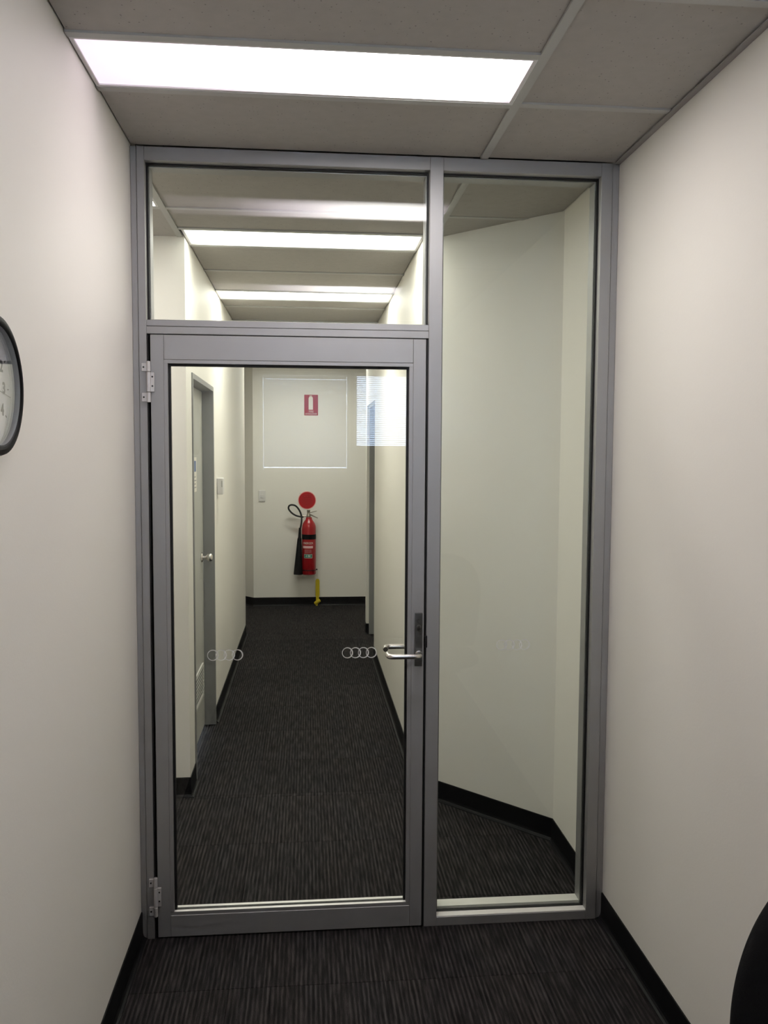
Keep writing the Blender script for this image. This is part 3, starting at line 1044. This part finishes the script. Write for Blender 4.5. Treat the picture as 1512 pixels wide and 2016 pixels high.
def lever_bar(name, a, b, w, t, mat):
    a, b = Vector(a), Vector(b)
    d = (b - a).normalized()
    n = d.cross(Vector((0, 1, 0))).normalized()
    bm = bmesh.new()
    vs_ = []
    for p, k in ((a, 1.0), (b, 0.55)):
        for sy in (-1, 1):
            for sn in (-1, 1):
                vs_.append(bm.verts.new(p + Vector((0, sy * w / 2, 0)) + n * sn * t / 2 * k))
    bmesh.ops.convex_hull(bm, input=vs_)
    return from_bm(name, bm, mat, fx)


lever_bar('carry_handle', (EX + 0.004, EY, EZ + 0.665), (EX + 0.098, EY, EZ + 0.622), 0.024, 0.016, 'brass_valve')
lever_bar('squeeze_lever', (EX + 0.002, EY, EZ + 0.680), (EX + 0.088, EY, EZ + 0.700), 0.022, 0.010, 'brass_valve')


def cp(cx, cy, y=None):                  # drawing of the hose in millimetre-true offsets from the cylinder
    return (EX + (cx - 640) * 0.00111, EY - 0.004 if y is None else y, EZ + (958 - cy) * 0.00111)


hp = smooth_path([cp(588, 384), cp(545, 381), cp(505, 368), cp(468, 342), cp(441, 305), cp(446, 276), cp(474, 266), cp(512, 278), cp(545, 318), cp(565, 370), cp(568, 430, EY - 0.02), cp(556, 500, EY - 0.022)], 6)
tube('hose', hp, 0.0095, 'black_rubber', fx, 12)
h0, h1 = Vector(cp(552, 492, EY - 0.022)), Vector(cp(532, 955, EY - 0.030))
ax = (h1 - h0)
L_ = ax.length
lathe('horn', [(0, 0), (0.013, 0), (0.0145, 0.06), (0.017, 0.11), (0.022, 0.118), (0.049, L_), (0.045, L_), (0.018, 0.13), (0, 0.125)], h0, ax, 'clock_black', fx, 32)
lathe('strap', [(ER - 0.002, 0), (ER + 0.0025, 0), (ER + 0.0025, 0.009), (ER - 0.002, 0.009)], (EX, EY, EZ + 0.046), (0, 0, 1), 'black_plastic', fx, 40)
box('strap_clip', EX + ER - 0.004, EX + ER + 0.016, EY - 0.006, EY + 0.010, EZ + 0.046, EZ + 0.060, 'black_plastic', fx, 0.002)
box('wall_bracket', EX - 0.025, EX + 0.025, EY + ER - 0.002, YE, EZ + 0.44, EZ + 0.50, 'black_plastic', fx, 0.002)


def label_patch(name, a0, a1, z0, z1, mat, rr=0.0009, par=None):
    """a patch wrapped on the cylinder; angles measured from the side facing the camera"""
    bm = bmesh.new()
    n = 10
    lo, hi = [], []
    for k in range(n + 1):
        a = -PI / 2 + a0 + (a1 - a0) * k / n
        c_, s_ = (ER + rr) * math.cos(a), (ER + rr) * math.sin(a)
        lo.append(bm.verts.new((EX + c_, EY + s_, z0)))
        hi.append(bm.verts.new((EX + c_, EY + s_, z1)))
    for k in range(n):
        bm.faces.new((lo[k], lo[k + 1], hi[k + 1], hi[k]))
    return from_bm(name, bm, mat, par or cyl)


def wrap_text(name, body, size, a, z, mat, sx=1.0):
    o = text(name, body, size, (0, 0, 0), ((1, 0, 0), (0, 0, 1), (0, -1, 0)), mat, None, 0.0, sx=sx)
    o.parent = cyl
    off = wloc(o)
    for v in o.data.vertices:
        x, zz = v.co.x + off.x, v.co.z + off.z
        an = -PI / 2 + a + x / ER
        v.co = ((ER + 0.0014) * math.cos(an), (ER + 0.0014) * math.sin(an), zz)
    o.location = Vector((EX, EY, z)) - wloc(cyl)
    return o


wrap_text('lettering', 'ENERGEX', 0.034, -0.12, 0.718, 'white_ink', 0.80)
label_patch('label_bar', -0.98, 0.60, 0.664, 0.690, 'pink_ink')
label_patch('label_panel', -0.72, 0.48, 0.556, 0.600, 'white_ink', 0.0007)
label_patch('label_panel', -0.68, 0.44, 0.559, 0.597, 'green_ink', 0.0011)
wrap_text('lettering', '4 BE', 0.034, -0.12, 0.577, 'white_ink', 0.9)
for k in range(3):
    wrap_text('lettering', 'INSTRUCTIONS', 0.012, -0.12, 0.646 - 0.014 * k, 'pink_ink', 0.9)

# yellow tag on its cord below the extinguisher
tg = empty('hanging_tag', (0.686, YE - 0.03, 0.004))
tag(tg, 'bright yellow plastic tag dangling by a cord below the extinguisher to the carpet', 'tag')
tube('cord', [(EX + ER + 0.012, EY + 0.01, EZ + 0.046), (0.688, YE - 0.045, 0.36), (0.688, YE - 0.030, 0.305)], 0.0014, 'white_plastic', tg, 6)
bm = bmesh.new()
prof = [(-0.012, 0.305), (0.012, 0.305), (0.023, 0.285), (0.022, 0.120), (0.017, 0.112), (0.016, 0.056), (-0.018, 0.050), (-0.017, 0.112), (-0.023, 0.120), (-0.022, 0.285)]
f_ = [bm.verts.new((0.687 + x, YE - 0.037, z)) for x, z in prof]
b_ = [bm.verts.new((0.687 + x, YE - 0.023, z)) for x, z in prof]
bm.faces.new(f_)
bm.faces.new(b_[::-1])
for i in range(len(prof)):
    j = (i + 1) % len(prof)
    bm.faces.new((f_[i], f_[j], b_[j], b_[i]))
from_bm('strip', bm, 'yellow_plastic', tg)
lathe('toggle', [(0, -0.036), (0.016, -0.036), (0.021, -0.030), (0.021, 0.030), (0.016, 0.036), (0, 0.036)], (0.686, YE - 0.032, 0.046), (0.75, -0.25, 0.6), 'yellow_plastic', tg, 20)
box('tip', 0.668, 0.690, YE - 0.042, YE - 0.024, 0.003, 0.034, 'yellow_plastic', tg, 0.003)

# ------------------------------------------------------------------ wall clock on the left wall
CY, CZ, CR = -1.330, 1.8135, 0.1245
ck = empty('wall_clock', (0, CY, CZ))
tag(ck, 'round wall clock with black rim and grey numerals on the left wall', 'clock')
lathe('case', [(0, 0.0005), (CR - 0.014, 0.0005), (CR - 0.006, 0.010), (CR, 0.028), (CR, 0.033), (CR - 0.004, 0.037), (CR - 0.006, 0.034), (CR - 0.006, 0.014), (0, 0.014)], (0, CY, CZ), (1, 0, 0), 'clock_silver', ck, 64)
lathe('bezel', [(CR - 0.0185, 0.0362), (CR - 0.0165, 0.0385), (CR - 0.010, 0.0400), (CR - 0.0015, 0.037), (CR + 0.0008, 0.031), (CR + 0.0008, 0.020), (CR - 0.005, 0.017), (CR - 0.0080, 0.018), (CR - 0.0085, 0.0355)], (0, CY, CZ), (1, 0, 0), 'clock_black', ck, 64)
lathe('inner_rim', [(CR - 0.0187, 0.0360), (CR - 0.0095, 0.0148), (CR - 0.0088, 0.0148), (CR - 0.0178, 0.0360)], (0, CY, CZ), (1, 0, 0), 'clock_grey', ck, 64)
fc = lathe('face', [(0, 0.0135), (CR - 0.009, 0.0135), (CR - 0.009, 0.0150), (0, 0.0150)], (0, CY, CZ), (1, 0, 0), 'clock_white', ck, 64, False)
for k in range(1, 13):
    a = PI / 2 - k * PI / 6
    text('numeral', str(k), 0.030, (0.0155, CY + 0.080 * math.cos(a), CZ + 0.080 * math.sin(a)), FACE_RIGHT, 'numeral_ink', fc, 0.0003, bold=0.0010)
    bm = bmesh.new()
    add_box(bm, 0.0150, 0.0156, -0.0012, 0.0012, -0.003, 0.003)
    bmesh.ops.rotate(bm, verts=bm.verts, cent=(0, 0, 0), matrix=Matrix.Rotation(a - PI / 2, 3, 'X'))
    bmesh.ops.translate(bm, verts=bm.verts, vec=(0, CY + 0.102 * math.cos(a), CZ + 0.102 * math.sin(a)))
    from_bm('minute_mark', bm, 'numeral_ink', fc)


def hand(name, ang, ln, w, x):
    bm = bmesh.new()
    a = Vector((0, math.cos(ang), math.sin(ang)))
    n = Vector((0, -a.z, a.y))
    c = Vector((x, CY, CZ))
    pts = [c - a * 0.018 + n * w, c - a * 0.018 - n * w, c + a * ln - n * w * 0.5, c + a * ln + n * w * 0.5]
    f0 = [bm.verts.new(p) for p in pts]
    f1 = [bm.verts.new(p + Vector((0.0008, 0, 0))) for p in pts]
    bm.faces.new(f0)
    bm.faces.new(f1[::-1])
    for i in range(4):
        j = (i + 1) % 4
        bm.faces.new((f0[i], f0[j], f1[j], f1[i]))
    return from_bm(name, bm, 'numeral_ink', ck)


hand('hour_hand', math.radians(120), 0.052, 0.0030, 0.0180)
hand('minute_hand', math.radians(200), 0.080, 0.0024, 0.0195)
hand('second_hand', math.radians(-9), 0.098, 0.0008, 0.0210)
lathe('pivot', [(0, 0.0150), (0.005, 0.0150), (0.005, 0.0225), (0, 0.0225)], (0, CY, CZ), (1, 0, 0), 'numeral_ink', ck, 16)
lathe('lens', [(0, 0.0300), (CR - 0.0165, 0.0300), (CR - 0.0175, 0.0320), (0, 0.0320)], (0, CY, CZ), (1, 0, 0), 'clock_glass', ck, 64, False)

# ------------------------------------------------------------------ office chair at the lower right
HX, HY = 1.374, -1.98
oc = empty('office_chair', (HX, HY, 0))
tag(oc, 'black fabric office chair against the right wall, cut off by the frame corner', 'chair')


def soft_pad(name, halfw, prof_fn, path, thick, mat):
    """upholstered pad: outline half width along a path in the y-z plane"""
    bm = bmesh.new()
    n = 18
    rows = []
    for i in range(n + 1):
        t = i / n
        y, z, ny, nz = path(t)
        w = halfw * prof_fn(t)
        row = []
        m = 20
        for k in range(m):
            a = 2 * PI * k / m
            cx, cy = math.cos(a), math.sin(a)
            sx = math.copysign(abs(cx) ** 0.5, cx) * w
            th = math.copysign(abs(cy) ** 0.7, cy) * thick * (0.35 + 0.65 * min(1, prof_fn(t)))
            curve = 0.10 * (sx / halfw) ** 2 * 0.25
            row.append(bm.verts.new((HX + sx, HY + y + ny * th - curve, z + nz * th)))
        rows.append(row)
    for A, B in zip(rows[:-1], rows[1:]):
        for k in range(len(A)):
            j = (k + 1) % len(A)
            bm.faces.new((A[k], A[j], B[j], B[k]))
    bm.faces.new(rows[0])
    bm.faces.new(rows[-1])
    o = from_bm(name, bm, mat, oc, True)
    md = o.modifiers.new('soft', 'SUBSURF')
    md.levels = 1
    md.render_levels = 2
    return o


def back_w(t):
    z = 0.58 + t * 0.55
    if z > 0.90:
        return max(0.05, (1 - ((z - 0.90) / 0.232) ** 2) ** 0.5) if z < 1.132 else 0.05
    return 0.80 + 0.20 * math.sin((z - 0.58) / 0.32 * PI / 2)


soft_pad('backrest', 0.212, back_w, lambda t: (0.200 - 0.02 * math.sin(t * PI), 0.58 + t * 0.55, 1.0, 0.0), 0.030, 'black_fabric')
soft_pad('seat', 0.235, lambda t: max(0.3, (1 - abs(2 * t - 1) ** 4) ** 0.5) if 0 < t < 1 else 0.3, lambda t: (-0.24 + t * 0.44, 0.47, 0.0, 1.0), 0.038, 'black_fabric')
tube('back_stem', round_path([(HX, HY + 0.05, 0.415), (HX, HY + 0.255, 0.42), (HX, HY + 0.235, 0.80)], 0.06), 0.017, 'black_plastic', oc, 12)
box('seat_plate', HX - 0.11, HX + 0.11, HY - 0.12, HY + 0.11, 0.405, 0.434, 'black_plastic', oc, 0.006)
lathe('gas_lift', [(0, 0.09), (0.030, 0.09), (0.030, 0.24), (0.016, 0.245), (0.016, 0.41), (0, 0.41)], (HX, HY, 0), (0, 0, 1), 'black_plastic', oc, 20)
for k in range(5):
    a = PI + 2 * PI * k / 5
    d = Vector((math.cos(a), math.sin(a), 0))
    e = Vector((HX, HY, 0)) + d * 0.255
    tube('base_leg', [Vector((HX, HY, 0.105)) + d * 0.02, Vector((HX, HY, 0.095)) + d * 0.14, e + Vector((0, 0, 0.075))], [0.026, 0.020, 0.014], 'black_plastic', oc, 10)
    n = Vector((-d.y, d.x, 0))
    bm = bmesh.new()
    for s in (-1, 1):
        add_lathe(bm, [(0, -0.008), (0.022, -0.008), (0.025, -0.005), (0.025, 0.005), (0.022, 0.008), (0, 0.008)], e + n * 0.014 * s + Vector((0, 0, 0.025)), n, 20)
    add_box(bm, e.x - 0.006, e.x + 0.006, e.y - 0.006, e.y + 0.006, 0.025, 0.080)
    from_bm('castor', bm, 'black_plastic', oc, False)

# ------------------------------------------------------------------ office windows behind the camera, mirrored in the door glass


def back_window(name, x0, x1, z0, z1, label):
    w = empty(name, ((x0 + x1) / 2, YB - 0.06, z0))
    struct(w, label, 'window')
    f = 0.03
    boxes('window_frame', [(x0, x0 + f, YB - 0.09, YB - 0.05, z0, z1), (x1 - f, x1, YB - 0.09, YB - 0.05, z0, z1), (x0 + f, x1 - f, YB - 0.09, YB - 0.05, z0, z0 + f), (x0 + f, x1 - f, YB - 0.09, YB - 0.05, z1 - f, z1)], 'aluminium', w)
    box('glass_pane', x0 + f, x1 - f, YB - 0.073, YB - 0.067, z0 + f, z1 - f, 'window_glass', w)


def blind(x0, x1, z0, z1, tilt, label):
    r = empty('venetian_blind', ((x0 + x1) / 2, YB - 0.03, z0))
    tag(r, label, 'blind', 'office window blinds')
    box('head_rail', x0, x1, YB - 0.045, YB - 0.015, z1 - 0.028, z1, 'slat_white', r)
    bm = bmesh.new()
    prof = [(-0.0095, -0.0008), (0, 0.0008), (0.0095, -0.0008), (0.0095, -0.0013), (0, 0.0003), (-0.0095, -0.0013)]
    A = [bm.verts.new((x0, p[0], p[1])) for p in prof]
    B = [bm.verts.new((x1, p[0], p[1])) for p in prof]
    bm.faces.new(A)
    bm.faces.new(B[::-1])
    for i in range(6):
        j = (i + 1) % 6
        bm.faces.new((A[i], A[j], B[j], B[i]))
    bmesh.ops.translate(bm, verts=bm.verts, vec=(-(x0 + x1) / 2, 0, 0))
    bmesh.ops.recalc_face_normals(bm, faces=bm.faces)
    me = bpy.data.meshes.new('slat')
    bm.to_mesh(me)
    bm.free()
    me.materials.append(MAT['slat_white'])
    z = z1 - 0.040
    while z > z0 + 0.030:
        o = bpy.data.objects.new('slat', me)
        link(o, r)
        o.location = Vector(((x0 + x1) / 2, YB - 0.03, z)) - wloc(r)
        o.rotation_euler = (tilt, 0, 0)
        z -= 0.0171
    box('bottom_rail', x0, x1, YB - 0.042, YB - 0.018, z0 + 0.001, z0 + 0.027, 'slat_white', r)


back_window('window_2', WX0, WX1, WZ0, WZ2, 'office window with closed blind, mirrored beside the red sign')
back_window('window_3', WX2, WX3, WZ1, WZ2, 'office window with open blind, mirrored at upper right of the door glass')
blind(WX0 + 0.035, WX1 - 0.035, WZ0 + 0.02, WZ2 - 0.036, 1.12, 'closed white venetian blind mirrored around the red sign')
blind(WX2 + 0.006, WX3 - 0.006, WZ1 + 0.01, WZ2 - 0.004, 0.35, 'bright open venetian blind mirrored at upper right of the door glass')
